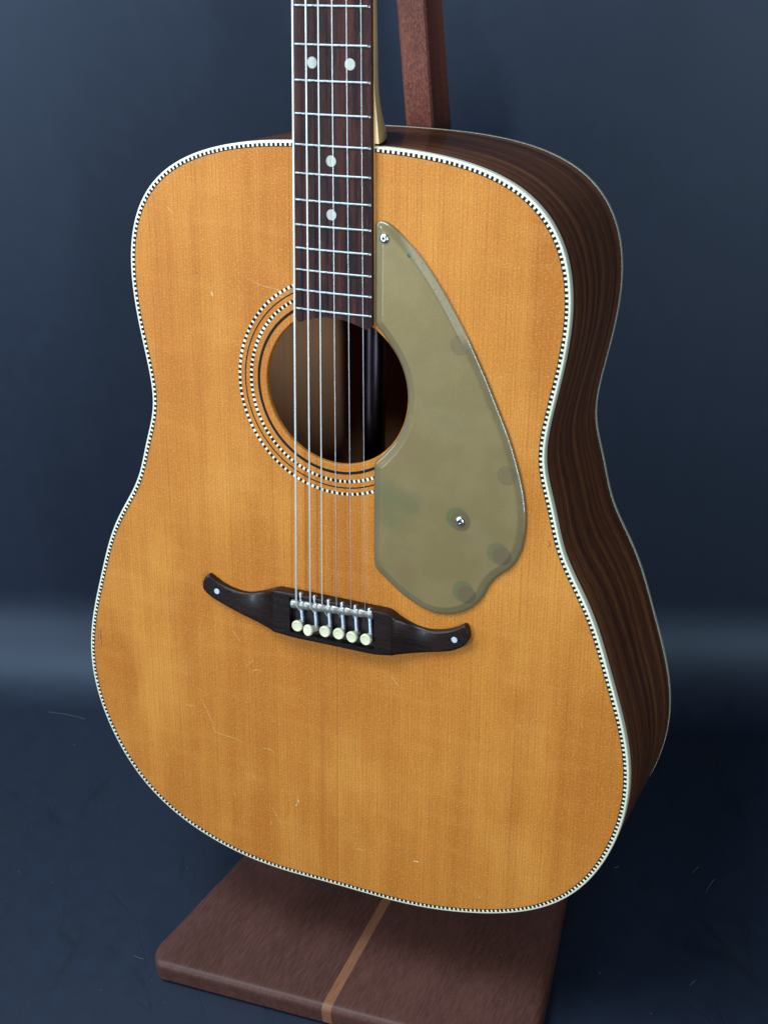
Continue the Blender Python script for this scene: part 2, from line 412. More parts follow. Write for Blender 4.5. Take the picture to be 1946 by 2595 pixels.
def normals2(P):      # outward normals of a closed clockwise-or-not loop
    t = np.roll(P, -1, 0) - np.roll(P, 1, 0); t /= np.linalg.norm(t, axis=1)[:, None]
    nn = np.stack([t[:, 1], -t[:, 0]], 1)
    area = np.sum(P[:, 0] * np.roll(P[:, 1], -1) - np.roll(P[:, 0], -1) * P[:, 1])
    return nn if area > 0 else -nn

# ------------------------------------------------------------------ backdrop: vinyl sweep, floor curving into wall
yaw = R_(16); ex = Vector((math.cos(yaw), math.sin(yaw), 0)); eb = Vector((-math.sin(yaw), math.cos(yaw), 0))
D0, RC = 0.240, 0.088
prof = [(-0.50, 0), (-0.3, 0), (0.0, 0), (0.15, 0)] + [(D0 + RC * math.sin(a), RC - RC * math.cos(a)) for a in np.linspace(0, R_(86), 40)]
d, z = prof[-1]; prof += [(d + 0.06, z + 0.9), (d + 0.12, z + 2.0)]
cols = np.linspace(-1.0, 1.25, 45); V = []; F = []
for (dd, zz) in prof:
    for c in cols: V.append(ex * c + eb * dd + Vector((0, 0, zz)))
nc = len(cols)
for i in range(len(prof) - 1):
    for k in range(nc - 1): F.append((i * nc + k, i * nc + k + 1, (i + 1) * nc + k + 1, (i + 1) * nc + k))
bd = mesh_obj('backdrop', V, F, 'backdrop', ang=180); bd['kind'] = 'structure'
if bd.data.polygons[0].normal.z < 0: bd.data.flip_normals()

# ------------------------------------------------------------------ stand
stand = empty('guitar_stand', Matrix.Translation((0, 0.06, 0)), 'mahogany guitar stand with tapered base board, pale inlaid stripe and upright mast', 'guitar stand')
SY = -0.06     # world y -> stand-local y
def hw(Y): return 0.1445 - 0.163 * (Y + 0.065)
front = [(x, -0.0890 + 0.075 * x) for x in (-0.127, -0.09, -0.045, 0.0, 0.045, 0.09, 0.127)]
loop = [(-hw(0.235) + 0.014, 0.242), (-hw(0.235), 0.228)] + [(-hw(Y), Y) for Y in (0.2, 0.1, 0.0, -0.05, -0.072)] + [(-hw(-0.085) + 0.0005, -0.085), (-0.1432, -0.0945), (-0.137, -0.0992)] + front
loop += [(0.144, -0.0785), (0.151, -0.0735), (hw(-0.065) + 0.006, -0.065)] + [(hw(Y) + 0.006, Y) for Y in (-0.05, 0.0)] + [(hw(Y) + 0.005, Y) for Y in (0.1, 0.2)] + [(hw(0.235) + 0.003, 0.228), (hw(0.235) - 0.011, 0.242)]
L = spline(loop, 260, True); N2 = normals2(L); T = 0.020
bp = [(0.003, 0.0005), (0.0, 0.0035)] + [(0.0, 0.009), (0.0, 0.0135)]
bp += [(0.0052 - 0.0052 * math.cos(a), 0.0148 + 0.0052 * math.sin(a)) for a in np.linspace(0.0, math.pi / 2, 8)] + [(0.0075, T)]
V = []; F = []; m = len(L)
for ins, zz in bp:
    for k in range(m): V.append((L[k, 0] - N2[k, 0] * ins, L[k, 1] - N2[k, 1] * ins + SY, zz))
for i in range(len(bp) - 1):
    for k in range(m): F.append((i * m + k, i * m + (k + 1) % m, (i + 1) * m + (k + 1) % m, (i + 1) * m + k))
F.append(tuple((len(bp) - 1) * m + k for k in range(m))); F.append(tuple(range(m)))
base = mesh_obj('base_board', V, F, 'stand_board', stand, 30)
# stripe: runs over the top and down the front edge
sp = [(0.215, T + 0.00012), (-0.05, T + 0.00012), (-0.0825, T + 0.00012)]
sp += [(-0.0890 + 0.0052 - 0.0053 * math.sin(a) , 0.0148 + 0.0053 * math.cos(a)) for a in np.linspace(0.15, math.pi / 2, 8)] + [(-0.0892, 0.009), (-0.0892, 0.004)]
V = []; F = []
for i, (yy, zz) in enumerate(sp):
    for sx in (-0.0037, 0.0037): V.append((sx, yy + SY + (0.075 * sx if yy < -0.07 else 0), zz))
for i in range(len(sp) - 1): F.append((2 * i, 2 * i + 1, 2 * i + 3, 2 * i + 2))
mesh_obj('inlay_stripe', V, F, 'stand_stripe', base)
# mast: tall tapered post, chamfered front arrises
V = []; F = []
for Z in np.linspace(0.019, 1.02, 24):
    yb = 0.206 + max(0.0, (0.66 - Z)) * 0.04; yf = 0.1805; ch = 0.0026
    ring = [(-0.010, yb), (-0.010, yf + ch), (-0.010 + ch, yf), (0.010 - 0.0012, yf), (0.010, yf + 0.0012), (0.010, yb)]
    V += [(a, b + SY, Z) for a, b in ring]
for i in range(23):
    for k in range(6): F.append((i * 6 + k, i * 6 + (k + 1) % 6, (i + 1) * 6 + (k + 1) % 6, (i + 1) * 6 + k))
F.append(tuple(range(6))); F.append(tuple(23 * 6 + k for k in range(6)))
mesh_obj('mast', V, F, 'stand_mast', stand, 20)

# ------------------------------------------------------------------ guitar frame: local millimetres -> metres, origin at the tail end
MG = Matrix(((1, 0, 0), (0, 0.2191005, -0.9757023), (0, 0.9757023, 0.2191005)))
tail = Vector((0, -0.221, -0.050))
guitar = empty('acoustic_guitar', Matrix.Translation(MG @ tail + Vector((0, 0, 0.3206))) @ MG.to_4x4(),
               'amber spruce-topped acoustic guitar with checkered binding and gold pickguard leaning on the stand', 'guitar')
def G(x, y, z=0.0): return ((x) / 1000, (y + 221) / 1000, (z + 50) / 1000)
def GV(P): return [G(*p) for p in P]
ZS = 0.050      # local z of the soundboard surface
DEP = 105.5

OC = [222.151, -13.251, 51.5, 25.511, -9.799, -4.28, -8.267, -5.041, -1.508, 0.788, 1.364, 1.446, 0.795, -0.301, -0.814]
OS = [-0.248, 0.197, 0.224, 0.115, -0.471, 0.567, -0.2, -0.001, -0.139, -0.172, 0.043, -0.149, 0.045, 0.056]
th = np.linspace(0, 2 * np.pi, 4000, endpoint=False)
r = sum(c * np.cos(k * th) for k, c in enumerate(OC)) + sum(c * np.sin((k + 1) * th) for k, c in enumerate(OS))
OUT = np.stack([r * np.sin(th), 30 + r * np.cos(th)], 1)
_d = np.concatenate([[0], np.cumsum(np.linalg.norm(np.diff(np.vstack([OUT, OUT[:1]]), axis=0), axis=1))]); PER = _d[-1]
def resample(n):
    q = np.linspace(0, PER, n, endpoint=False); E2 = np.vstack([OUT, OUT[:1]])
    return np.stack([np.interp(q, _d, E2[:, 0]), np.interp(q, _d, E2[:, 1])], 1)
def ring_sweep(name, prof, mat, parent, n=1000, closed=True, ang=38, uvs=False):
    P = resample(n); Nn = normals2(P); V = []; F = []; UV = []; m = len(prof)
    cnt = n + 1 if uvs else n
    for k in range(cnt):
        kk = k % n
        for (ins, z) in prof:
            V.append(G(P[kk, 0] - Nn[kk, 0] * ins, P[kk, 1] - Nn[kk, 1] * ins, z)); UV.append((PER * k / n / 1000, z / 1000))
    for k in range(n):
        k2 = k + 1 if uvs else (k + 1) % n
        for j in range(m if closed else m - 1):
            j2 = (j + 1) % m; F.append((k * m + j, k2 * m + j, k2 * m + j2, k * m + j2))
    return mesh_obj(name, V, F, mat, parent, ang, UV if uvs else None)

# soundboard with round hole and 3 mm wall
HY, HR = 143.9, 48.1
n = 1000; P = resample(n); Nn = normals2(P); Pi = P - Nn * 1.35
ang = np.arctan2(Pi[:, 0], Pi[:, 1] - HY)
V = []; F = []
for k in range(n):
    c = (HR * math.sin(ang[k]), HY + HR * math.cos(ang[k]))
    cr = ((HR + 0.5) * math.sin(ang[k]), HY + (HR + 0.5) * math.cos(ang[k]))
    V += GV([(Pi[k, 0], Pi[k, 1], 0), (cr[0], cr[1], 0), (c[0], c[1], -0.5), (c[0], c[1], -3.0), (Pi[k, 0], Pi[k, 1], -3.0)])
for k in range(n):
    k2 = (k + 1) % n
    for j in range(4): F.append((k * 5 + j, k2 * 5 + j, k2 * 5 + j + 1, k * 5 + j + 1))
top = mesh_obj('soundboard', V, F, 'spruce', guitar, 30)
ring_sweep('body_side', [(0.12, -4.7), (0.12, -30), (0.12, -60), (0.12, -101.5), (2.4, -101.5), (2.4, -4.7)], 'side', guitar, 900, True, 38, True)
ring_sweep('binding', [(1.45, 0.0), (0.8, 0.0), (0.42, -0.12), (0.13, -0.42), (0.0, -0.9), (0.0, -4.6), (1.45, -4.6)], 'binding', guitar)
ring_sweep('back_binding', [(0.0, -101.6), (0.0, -DEP + 0.8), (0.3, -DEP + 0.2), (0.9, -DEP), (2.2, -DEP), (2.2, -101.6)], 'binding', guitar)
Pb = P - Nn * 2.0; V = []; F = []
for s_, zf in ((1.0, -DEP + 0.2), (0.8, -DEP - 1.2), (0.4, -DEP - 2.6)):
    V += GV([(p[0] * s_, (p[1] - 30) * s_ + 30, zf) for p in Pb[::4]])
mb = len(Pb[::4])
for i in range(2):
    for k in range(mb): F.append((i * mb + k, i * mb + (k + 1) % mb, (i + 1) * mb + (k + 1) % mb, (i + 1) * mb + k))
F.append(tuple(2 * mb + k for k in range(mb)))
mesh_obj('back', V, F, 'inner_wood', guitar)
# purfling: white strip with black checks and a fine black line inside
def flat_ring(name, a, b, z, mat, parent, nn=1000):
    P = resample(nn); Nn = normals2(P); V = []; F = []
    for k in range(nn):
        for ins, zz in ((a, z - 0.3), (a, z), (b, z), (b, z - 0.3)): V.append(G(P[k, 0] - Nn[k, 0] * ins, P[k, 1] - Nn[k, 1] * ins, zz))
    for k in range(nn):
        for j in range(3): F.append((k * 4 + j, ((k + 1) % nn) * 4 + j, ((k + 1) % nn) * 4 + j + 1, k * 4 + j + 1))
    return mesh_obj(name, V, F, mat, parent)
purf = flat_ring('purfling', 1.46, 3.15, 0.04, 'check_white', guitar)
flat_ring('purfling_line', 3.16, 3.62, 0.05, 'black', purf)
NCH = int(PER / 3.15); nn = NCH * 32; P8 = resample(nn); N8 = normals2(P8); V = []; F = []
for c in range(NCH):
    b0 = len(V)
    jit = random.uniform(-0.35, 0.35)
    for k in range(5):
        kk = int(round((c * 8 + k * 1.1 + jit) * 4))
        for ins, zz in ((1.44, 0.0), (1.44, 0.075), (3.17, 0.075), (3.17, 0.0)):
            V.append(G(P8[kk % nn, 0] - N8[kk % nn, 0] * ins, P8[kk % nn, 1] - N8[kk % nn, 1] * ins, zz))
    for k in range(4):
        for j in range(3): F.append((b0 + k * 4 + j, b0 + k * 4 + 4 + j, b0 + k * 4 + 5 + j, b0 + k * 4 + 1 + j))
    F.append((b0, b0 + 1, b0 + 2, b0 + 3)); F.append((b0 + 16, b0 + 17, b0 + 18, b0 + 19))
ck = mesh_obj('purfling_checks', V, F, 'black', purf); ck['kind'] = 'stuff'

# rosette
def circ_ring(name, r0, r1, z, mat, parent, n=240):
    V = []; F = []
    for k in range(n):
        a = 2 * math.pi * k / n
        for rr, zz in ((r0, z - 0.3), (r0, z), (r1, z), (r1, z - 0.3)): V.append(G(rr * math.sin(a), HY + rr * math.cos(a), zz))
    for k in range(n):
        for j in range(3): F.append((k * 4 + j, ((k + 1) % n) * 4 + j, ((k + 1) % n) * 4 + j + 1, k * 4 + j + 1))
    return mesh_obj(name, V, F, mat, parent)
def checks(name, r0, r1, z, cnt, parent, a0=0.0, fill=0.54):
    V = []; F = []
    for c in range(cnt):
        b0 = len(V)
        for k in range(3):
            a = a0 + 2 * math.pi * (c + fill * k / 2 + (0.05 * math.sin(c * 12.9898 + k) if k != 1 else 0)) / cnt
            for rr, zz in ((r0, 0), (r0, z), (r1, z), (r1, 0)): V.append(G(rr * math.sin(a), HY + rr * math.cos(a), zz))
        for k in range(2):
            for j in range(3): F.append((b0 + k * 4 + j, b0 + k * 4 + 4 + j, b0 + k * 4 + 5 + j, b0 + k * 4 + 1 + j))
        F.append((b0, b0 + 1, b0 + 2, b0 + 3)); F.append((b0 + 8, b0 + 9, b0 + 10, b0 + 11))
    o = mesh_obj(name, V, F, 'black', parent); o['kind'] = 'stuff'; return o
ros = circ_ring('rosette', 66.5, 68.3, 0.05, 'check_white', guitar)
checks('rosette_checks', 66.45, 68.35, 0.09, 120, ros)
circ_ring('rosette_line', 63.0, 63.8, 0.05, 'line_brown', ros)
circ_ring('rosette_band', 58.2, 60.1, 0.05, 'check_white', ros)
checks('rosette_checks', 58.15, 60.15, 0.09, 114, ros, 0.02)
circ_ring('rosette_line', 52.8, 54.6, 0.05, 'black', ros)

# aluminium tube inside the body and braces on the back
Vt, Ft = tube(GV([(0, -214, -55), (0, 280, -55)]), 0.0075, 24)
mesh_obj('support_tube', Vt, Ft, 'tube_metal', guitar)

# neck with heel
V = []; F = []; ns = 22
secs = [(655, 21.0, 18.5, 0), (500, 22.0, 19.5, 0), (365, 24.0, 21, 0), (345, 24.4, 22, 0), (335, 24.7, 25, .15), (327, 25.1, 31, .4), (319, 25.7, 40, .7), (311, 26.5, 51, .9), (303, 27.4, 61, 1), (296, 28.1, 67, 1), (291.2, 28.5, 70, 1)]
for yy, ww, dd, vv in secs:
    for k in range(ns + 1):
        a = math.pi * k / ns; ca, sa = math.cos(a), math.sin(a); t = 1 - 2 * k / ns
        ex_, ez_ = ww * math.copysign(abs(ca) ** 0.8, ca), dd * sa ** 0.9
        vz_ = dd * (1 - abs(t)); vx_ = math.copysign(ww * (1 - (1 - abs(t)) ** 1.35), t)
        hx = ex_ * (1 - vv) + vx_ * vv; hx = max(hx, -23.4)
        V.append(G(hx, yy, 1.2 - (ez_ * (1 - vv) + vz_ * vv)))
for i in range(len(secs) - 1):
    for k in range(ns): F.append((i * (ns + 1) + k, i * (ns + 1) + k + 1, (i + 1) * (ns + 1) + k + 1, (i + 1) * (ns + 1) + k))
    F.append((i * (ns + 1), (i + 1) * (ns + 1), (i + 1) * (ns + 1) + ns, i * (ns + 1) + ns))
F.append(tuple(range(ns + 1))); F.append(tuple((len(secs) - 1) * (ns + 1) + k for k in range(ns + 1)))
neck = mesh_obj('neck', V, F, 'maple', guitar, 50)
# headstock paddle beyond the picture
V = GV([(-21, 655, 0), (21, 655, 0), (34, 690, -4), (30, 820, -12), (-26, 820, -12), (-30, 690, -4)]) + GV([(-21, 655, -15), (21, 655, -15), (34, 690, -18), (30, 820, -26), (-26, 820, -26), (-30, 690, -18)])
F = [tuple(range(6)), tuple(range(11, 5, -1))] + [(k, (k + 1) % 6, 6 + (k + 1) % 6, 6 + k) for k in range(6)]
mesh_obj('headstock', V, F, 'maple', neck)

# fingerboard
def fw(y): return 26.35 + 1.0 * (192 - y) / 100
def fz(x, y):      # top surface, gently radiused
    return 3.4 + 1.15 * (1 - (x / fw(y)) ** 2)
def end_y(x):      # scooped end above the hole
    t = abs(x + 0.0)
    return 187.6 - 0.0 if t > 23.5 else 183.8 + 4.9 * (1 - (t / 23.5) ** 2) ** 0.9
xs = np.linspace(-1, 1, 29); V = []; F = []
def tongue(z0, z1, inset, name, mat, parent, crown):
    V = []; F = []; m = len(xs)
    rows = []
    for yy in [None] + list(np.linspace(200, 640, 34)):
        row = []
        for t in xs:
            if yy is None:
                X = t * (fw(190) - inset)
                e = 184.2 + 5.0 * (1 - min(1, abs(X) / 22.0) ** 2) if abs(X) < 22 else 184.2 + ((abs(X) - 22) / 4.3) ** 2 * 3.2
                Y = e
            else: Y = yy; X = t * (fw(yy) - inset)
            row.append((X, Y))
        rows.append(row)
    for row in rows:
        for X, Y in row: V.append(G(X, Y, z1 + (1.15 * (1 - (X / fw(Y)) ** 2) if crown else 0)))
    nt = len(V)
    for row in rows:
        for X, Y in row: V.append(G(X, Y, z0))
    R0 = len(rows)
    for i in range(R0 - 1):
        for k in range(m - 1):
            a = i * m + k; F.append((a, a + 1, a + m + 1, a + m)); F.append((nt + a, nt + a + m, nt + a + m + 1, nt + a + 1))
        for k in (0, m - 1): a = i * m + k; F.append((a, a + m, nt + a + m, nt + a))
    for k in range(m - 1):
        F.append((k, k + 1, nt + k + 1, nt + k)); a = (R0 - 1) * m + k; F.append((a, a + 1, nt + a + 1, nt + a))
    return mesh_obj(name, V, F, mat, parent, 35)
tg = tongue(0.03, 1.3, -0.15, 'neck_tongue', 'maple', neck, False)
fb = tongue(1.3, 3.4, 0.0, 'fingerboard', 'board', guitar, True)
# frets, each a crowned wire with bevelled ends
for nfr in range(21, 3, -1):
    yy = 647.7 * 2 ** (-nfr / 12); W = fw(yy) - 0.9; V = []; F = []; st = np.concatenate([[-1, -0.975, -0.95], np.linspace(-0.92, 0.92, 15), [0.95, 0.975, 1]])
    for t in st:
        X = t * W; zb = fz(X, yy); hgt = 1.0 * min(1.0, max(0.1, (1 - abs(t)) / 0.05))
        for q in range(9):
            a = math.pi * q / 8; V.append(G(X, yy - 0.95 * math.cos(a), zb - 0.05 + hgt * math.sin(a)))
    for i in range(len(st) - 1):
        for q in range(8): F.append((i * 9 + q, i * 9 + q + 1, (i + 1) * 9 + q + 1, (i + 1) * 9 + q))
    F.append(tuple(range(9))); F.append(tuple((len(st) - 1) * 9 + q for q in range(9)))
    mesh_obj('fret', V, F, 'nickel', fb, 28)
# position dots
Vd, Fd = lathe([(0, 0.0005), (0.0031, 0.0005), (0.0032, 0.0004), (0.0032, -0.001)], 28)
dproto = None
for X, Y in ((-11.7, 333.6), (11.9, 333.4), (0, 280.4), (0, 250.0), (0, 418), (0, 470)):
    loc = G(X, Y, fz(X, Y) - 0.42); tilt = math.atan(2 * 1.15 * X / fw(Y) ** 2)
    if dproto is None:
        dproto = mesh_obj('position_dot', Vd, Fd, 'pearl', fb); dproto.location = loc; dproto.rotation_euler = (0, tilt, 0)
    else: link_copy(dproto, fb, loc, (0, tilt, 0))

# ------------------------------------------------------------------ pickguard
PG = [(26.3, 245.6), (27.3, 247.5), (29.3, 248.7), (31.7, 248.7), (35.4, 247.4), (40.7, 243.8), (45.6, 239.5), (51.7, 234.1), (57.8, 227.7), (64.0, 219.8), (70.2, 211.1), (76.4, 201.7), (84.5, 188.5), (91.5, 175.9), (98.7, 161.9), (104.4, 149.8), (109.7, 138.5), (114.7, 127.0), (120.7, 109.5), (124.0, 97.2), (125.6, 87.6), (126.2, 79.8), (125.9, 69.8), (124.2, 60.6), (120.6, 51.8), (116.1, 46.0), (111.4, 42.2), (107.6, 38.2), (104.5, 33.4), (101.5, 26.5), (97.7, 20.6), (92.1, 15.2), (85.5, 11.1), (78.9, 8.8), (73.0, 8.0), (68.5, 8.0), (61.1, 9.5), (53.7, 12.9), (46.3, 16.8), (38.8, 22.2), (33.8, 26.2), (29.2, 30.2), (28.0, 33.4), (27.5, 38.7), (27.4, 54.7), (27.3, 69.8), (27.1, 98.0), (27.5, 100.0), (28.7, 102.0), (31.9, 105.0), (36.4, 109.3), (42.0, 115.9), (47.6, 125.8), (50.7, 136.9), (51.4, 145.9), (50.3, 156.3), (47.4, 165.5), (43.1, 172.8), (37.5, 179.0), (31.1, 184.3), (27.7, 188.1), (26.6, 190.7), (26.5, 216.1), (26.3, 237.9)]
def _pg(x, y):
    d = math.hypot(x, y - 143.9)
    if x > 27 and d < 57 and 99 < y < 190:
        k = min(1.0, (y - 99) / 14, (190 - y) / 14); k = k * k * (3 - 2 * k); d2 = d + (48.9 - d) * k
        x, y = x * d2 / d, 143.9 + (y - 143.9) * d2 / d
    return (max(x - (0.6 if x < 30 else 0), 26.75), y)
PG = [_pg(x, y) for x, y in PG]
L = smooth_closed(spline(PG, 520, True), 6); N2 = normals2(L); m = len(L)
def inset_loop(L, N2, d):
    Q = L - N2 * d
    if d > 0.3:      # drop the self-crossing stretches at tight convex corners
        D = np.array([np.min(np.hypot(L[:, 0] - q[0], L[:, 1] - q[1])) for q in Q]); ok = D > d * 0.97
        idx = np.arange(len(Q)); g = idx[ok]
        Q = np.stack([np.interp(idx, g, Q[ok, k], period=len(Q)) for k in (0, 1)], 1)
    return Q
pprof = [(0.0, 0.06), (0.0, 0.7), (0.12, 1.05), (0.35, 1.38), (0.7, 1.66), (1.1, 1.88), (1.5, 2.04), (2.3, 2.22), (3.4, 2.42), (4.6, 2.56), (4.95, 2.66), (5.25, 2.78), (5.6, 2.8)]
V = []; F = []; MI = []
for ins, zz in pprof:
    Q = inset_loop(L, N2, ins)
    for k in range(m): V.append(G(Q[k, 0], Q[k, 1], zz))
for i in range(len(pprof) - 1):
    for k in range(m):
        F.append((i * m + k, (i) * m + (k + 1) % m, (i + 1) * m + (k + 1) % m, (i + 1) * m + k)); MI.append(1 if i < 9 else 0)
from mathutils.geometry import delaunay_2d_cdt
Q = [Vector((q[0], q[1])) for q in inset_loop(L, N2, pprof[-1][0])]
b0 = (len(pprof) - 1) * m
dv, de, df, ov, oe, of = delaunay_2d_cdt(Q, [], [list(range(m))], 1, 1e-6)
n0 = len(V); V += [G(v.x, v.y, pprof[-1][1]) for v in dv]
for f in df: F.append(tuple(n0 + i for i in f)); MI.append(0)
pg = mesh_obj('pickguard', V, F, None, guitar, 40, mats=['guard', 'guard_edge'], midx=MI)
bm = bmesh.new(); bm.from_mesh(pg.data)
if bm.faces[:][-1].normal.z < 0: bmesh.ops.reverse_faces(bm, faces=bm.faces)
bm.to_mesh(pg.data); bm.free()
# cross-head screws
def screw_mesh():
    V, F = lathe([(0.0031, -0.0006), (0.0031, 0.0), (0.0029, 0.0006), (0.0024, 0.0011), (0.0016, 0.00145), (0.0010, 0.00155), (0.0, 0.0009)], 28)
    return V, F
Vs, Fs = screw_mesh()
s1 = mesh_obj('pickguard_screw', Vs, Fs, 'chrome', pg, 50); s1.location = G(33.2, 238.9, 2.75)
s2 = link_copy(s1, pg, G(85.0, 73.3, 2.85), (0, 0, 0.6))
Vx = []; Fx = []
for a in (0.4, 0.4 + math.pi / 2):
    ca, sa = math.cos(a), math.sin(a); b0 = len(Vx)
    for u_, v_ in ((-1, -1), (1, -1), (1, 1), (-1, 1)):
        lx, ly = 0.0009 * u_, 0.00022 * v_
        Vx.append((lx * ca - ly * sa, lx * sa + ly * ca, 0.00162))
    Vx += [(x, y, 0.0005) for x, y, z in Vx[b0:b0 + 4]]
    Fx += [(b0, b0 + 1, b0 + 2, b0 + 3)] + [(b0 + k, b0 + (k + 1) % 4, b0 + 4 + (k + 1) % 4, b0 + 4 + k) for k in range(4)]
    for v in range(b0, len(Vx)): pass
x1 = mesh_obj('cross_slot', Vx, Fx, 'black', s1); x2 = link_copy(x1, s2)

# ------------------------------------------------------------------ bridge
UP = [(-99.3, -6.2), (-98.6, -2.5), (-97.3, 0.6), (-95.9, 2.5), (-94.4, 3.2), (-92.2, 2.2), (-89.3, 0.5), (-83.8, -2.2), (-77.1, -4.1), (-69.9, -4.9), (-63.4, -4.5), (-56.1, -2.2), (-47.9, 1.1), (-41.9, 3.7), (-37.1, 4.2), (-29.1, 4.3), (-15.4, 4.5), (21.7, 4.5), (33.3, 4.6), (38.3, 4.5), (41.8, 3.3), (45.8, 0.9), (51.8, -1.6), (59.3, -3.6), (66.6, -3.9), (74.0, -2.6), (81.1, -0.1), (85.8, 2.4), (89.3, 4.9), (90.6, 5.3), (91.7, 4.7), (92.8, 2.9), (93.5, 0.3), (93.8, -2.4)]
LO = [(-99.3, -6.2), (-98.2, -8.2), (-96.0, -10.6), (-91.7, -13.3), (-85.7, -15.9), (-76.4, -19.3), (-65.4, -22.5), (-56.8, -24.4), (-50, -25.8), (-44.5, -26.6), (-36.5, -27.2), (-26, -27.7), (-12, -27.5), (25.7, -27.1), (33, -26.6), (40.5, -25.4), (50, -23.4), (59.5, -21.1), (69, -18.6), (77.5, -16.3), (84.2, -13.6), (88.9, -10.4), (91.4, -8.2), (93.1, -5.3), (93.8, -2.4)]
U = spline(UP, 500); Lw = spline(LO, 500)
bx = sorted(set(list(np.linspace(-99.3, -92, 16)) + list(np.linspace(-92, -31, 62)) + [-30.6, -30.45, -30.2] + list(np.linspace(-29, 29, 30)) + [30.0, 30.25, 30.4] + list(np.linspace(31, 88, 58)) + list(np.linspace(88, 93.8, 16))))
bv = [0, 0, 0.01, 0.03, 0.07, 0.09, 0.094, 0.14, 0.25, 0.4, 0.55, 0.7, 0.80, 0.876, 0.88, 0.93, 0.97, 0.99, 1, 1]
def bh(x):
    a = abs(x)
    if a < 43: return 8.0
    t = min(1, (a - 43) / 24); e = max(0.0, (a - 68) / 30)
    return 4.1 + 3.9 * (1 - t) ** 2.3 + 1.0 * e * e
V = []; F = []; nb = len(bv)
for X in bx:
    # y of the upper and lower edge at this x
    yu = np.interp(X, U[:, 0], U[:, 1]); yl = np.interp(X, Lw[:, 0], Lw[:, 1])
    wid = yu - yl; endf = min(1.0, max(0.0, wid / 6.0))
    for j, vv in enumerate(bv):
        Y = yu + (yl - yu) * vv; Hh = bh(X)
        din = min(vv, 1 - vv) * wid
        rad = 1.5 if abs(X) > 44 else 0.8
        if j in (0, nb - 1): Z = 0.02
        else:
            q = max(0.0, 1 - din / rad); Z = Hh - rad * (1 - math.sqrt(max(0, 1 - q * q))) * 0.9
            Z = Hh * (1 - endf) * 0.55 + Z * endf if endf < 1 else Z
            # concave scoop on the upper flank of each wing
            if abs(X) > 40: Z -= 2.3 * max(0, 1 - vv / 0.5) ** 1.4 * math.exp(-((abs(X) - 55) / 11) ** 2) * min(1, (abs(X) - 40) / 6)
        if -30.5 < X < 30.3 and 0.092 < vv < 0.878: Z = 3.6
        V.append(G(X, Y, Z))
for i in range(len(bx) - 1):
    for j in range(nb - 1): F.append((i * nb + j, i * nb + j + 1, (i + 1) * nb + j + 1, (i + 1) * nb + j))
bridge = mesh_obj('bridge', V, F, 'bridge', guitar, 45)
# recess floor plate
V = GV([(-30.2, 1.4, 3.7), (30, 1.4, 3.7), (30, -23.0, 3.7), (-30.2, -23.0, 3.7)]); mesh_obj('recess_plate', V, [(0, 1, 2, 3)], 'recess_dark', bridge)
Vd, Fd = lathe([(0, 0.0002), (0.0019, 0.0002), (0.002, 0.0001), (0.002, -0.001)], 20)
p1 = mesh_obj('pearl_dot', Vd, Fd, 'pearl_blue', bridge); p1.location = G(-88.0, -7.4, bh(-88)); link_copy(p1, bridge, G(84.2, -6.0, bh(84)))
# barrel saddle in six waisted segments
sa, sb = Vector(G(-29.6, -3.4, 6.1)), Vector(G(29.4, 1.3, 6.1)); axis = (sb - sa).normalized(); seglen = (sb - sa).length / 6
pr = [(0, 0), (0.0027, 0), (0.0032, 0.0004)] + [(0.0033 - 0.0006 * math.exp(-((t - 0.5) / 0.16) ** 2), seglen * t) for t in np.linspace(0.08, 0.92, 15)] + [(0.0032, seglen - 0.0004), (0.0027, seglen), (0, seglen)]
Vb, Fb = lathe(pr, 26); q = axis.to_track_quat('Z', 'Y')
barrel0 = mesh_obj('saddle_barrel', Vb, Fb, 'tarnished', bridge, 50)
for k in range(6):
    o = barrel0 if k == 0 else link_copy(barrel0, bridge)
    o.location = sa + axis * (seglen * k + 0.00005); o.rotation_mode = 'QUATERNION'; o.rotation_quaternion = q
# intonation screws running along the strings through the barrels
SX = [-22.4, -12.2, -2.0, 7.7, 17.2, 27.2]
sl = 0.0245; pr = [(0, 0), (0.0013, 0)]
for k in range(31):
    zz = 0.0003 + sl * k / 31; pr += [(0.0013, zz), (0.00165, zz + 0.00028), (0.0013, zz + 0.00056)]
pr += [(0.0012, sl + 0.0004), (0.0, sl + 0.0005)]
Vc, Fc = lathe(pr, 14)
dirv = (Vector(G(0, 5.6, 7.4)) - Vector(G(0, -19.5, 4.6))).normalized(); qs = dirv.to_track_quat('Z', 'Y'); sc0 = None
for k, X in enumerate(SX):
    top_y = 6.2 if k < 2 else 5.4
    loc = Vector(G(X, top_y - 24.6, 4.5))
    o = mesh_obj('saddle_screw', Vc, Fc, 'zinc', bridge, 70) if sc0 is None else link_copy(sc0, bridge)
    sc0 = sc0 or o; o.location = loc; o.rotation_mode = 'QUATERNION'; o.rotation_quaternion = qs
Vh, Fh = lathe([(0.0017, -0.002), (0.0017, 0.0), (0.0013, 0.0008), (0, 0.001)], 14); hd0 = None
for k, X in enumerate(SX):
    o = mesh_obj('screw_head', Vh, Fh, 'chrome', bridge) if hd0 is None else link_copy(hd0, bridge)
    hd0 = hd0 or o; o.location = G(X - 0.4, -28.0 + 0.35 * k / 5, 2.6); o.rotation_euler = (math.pi / 2, 0, 0)
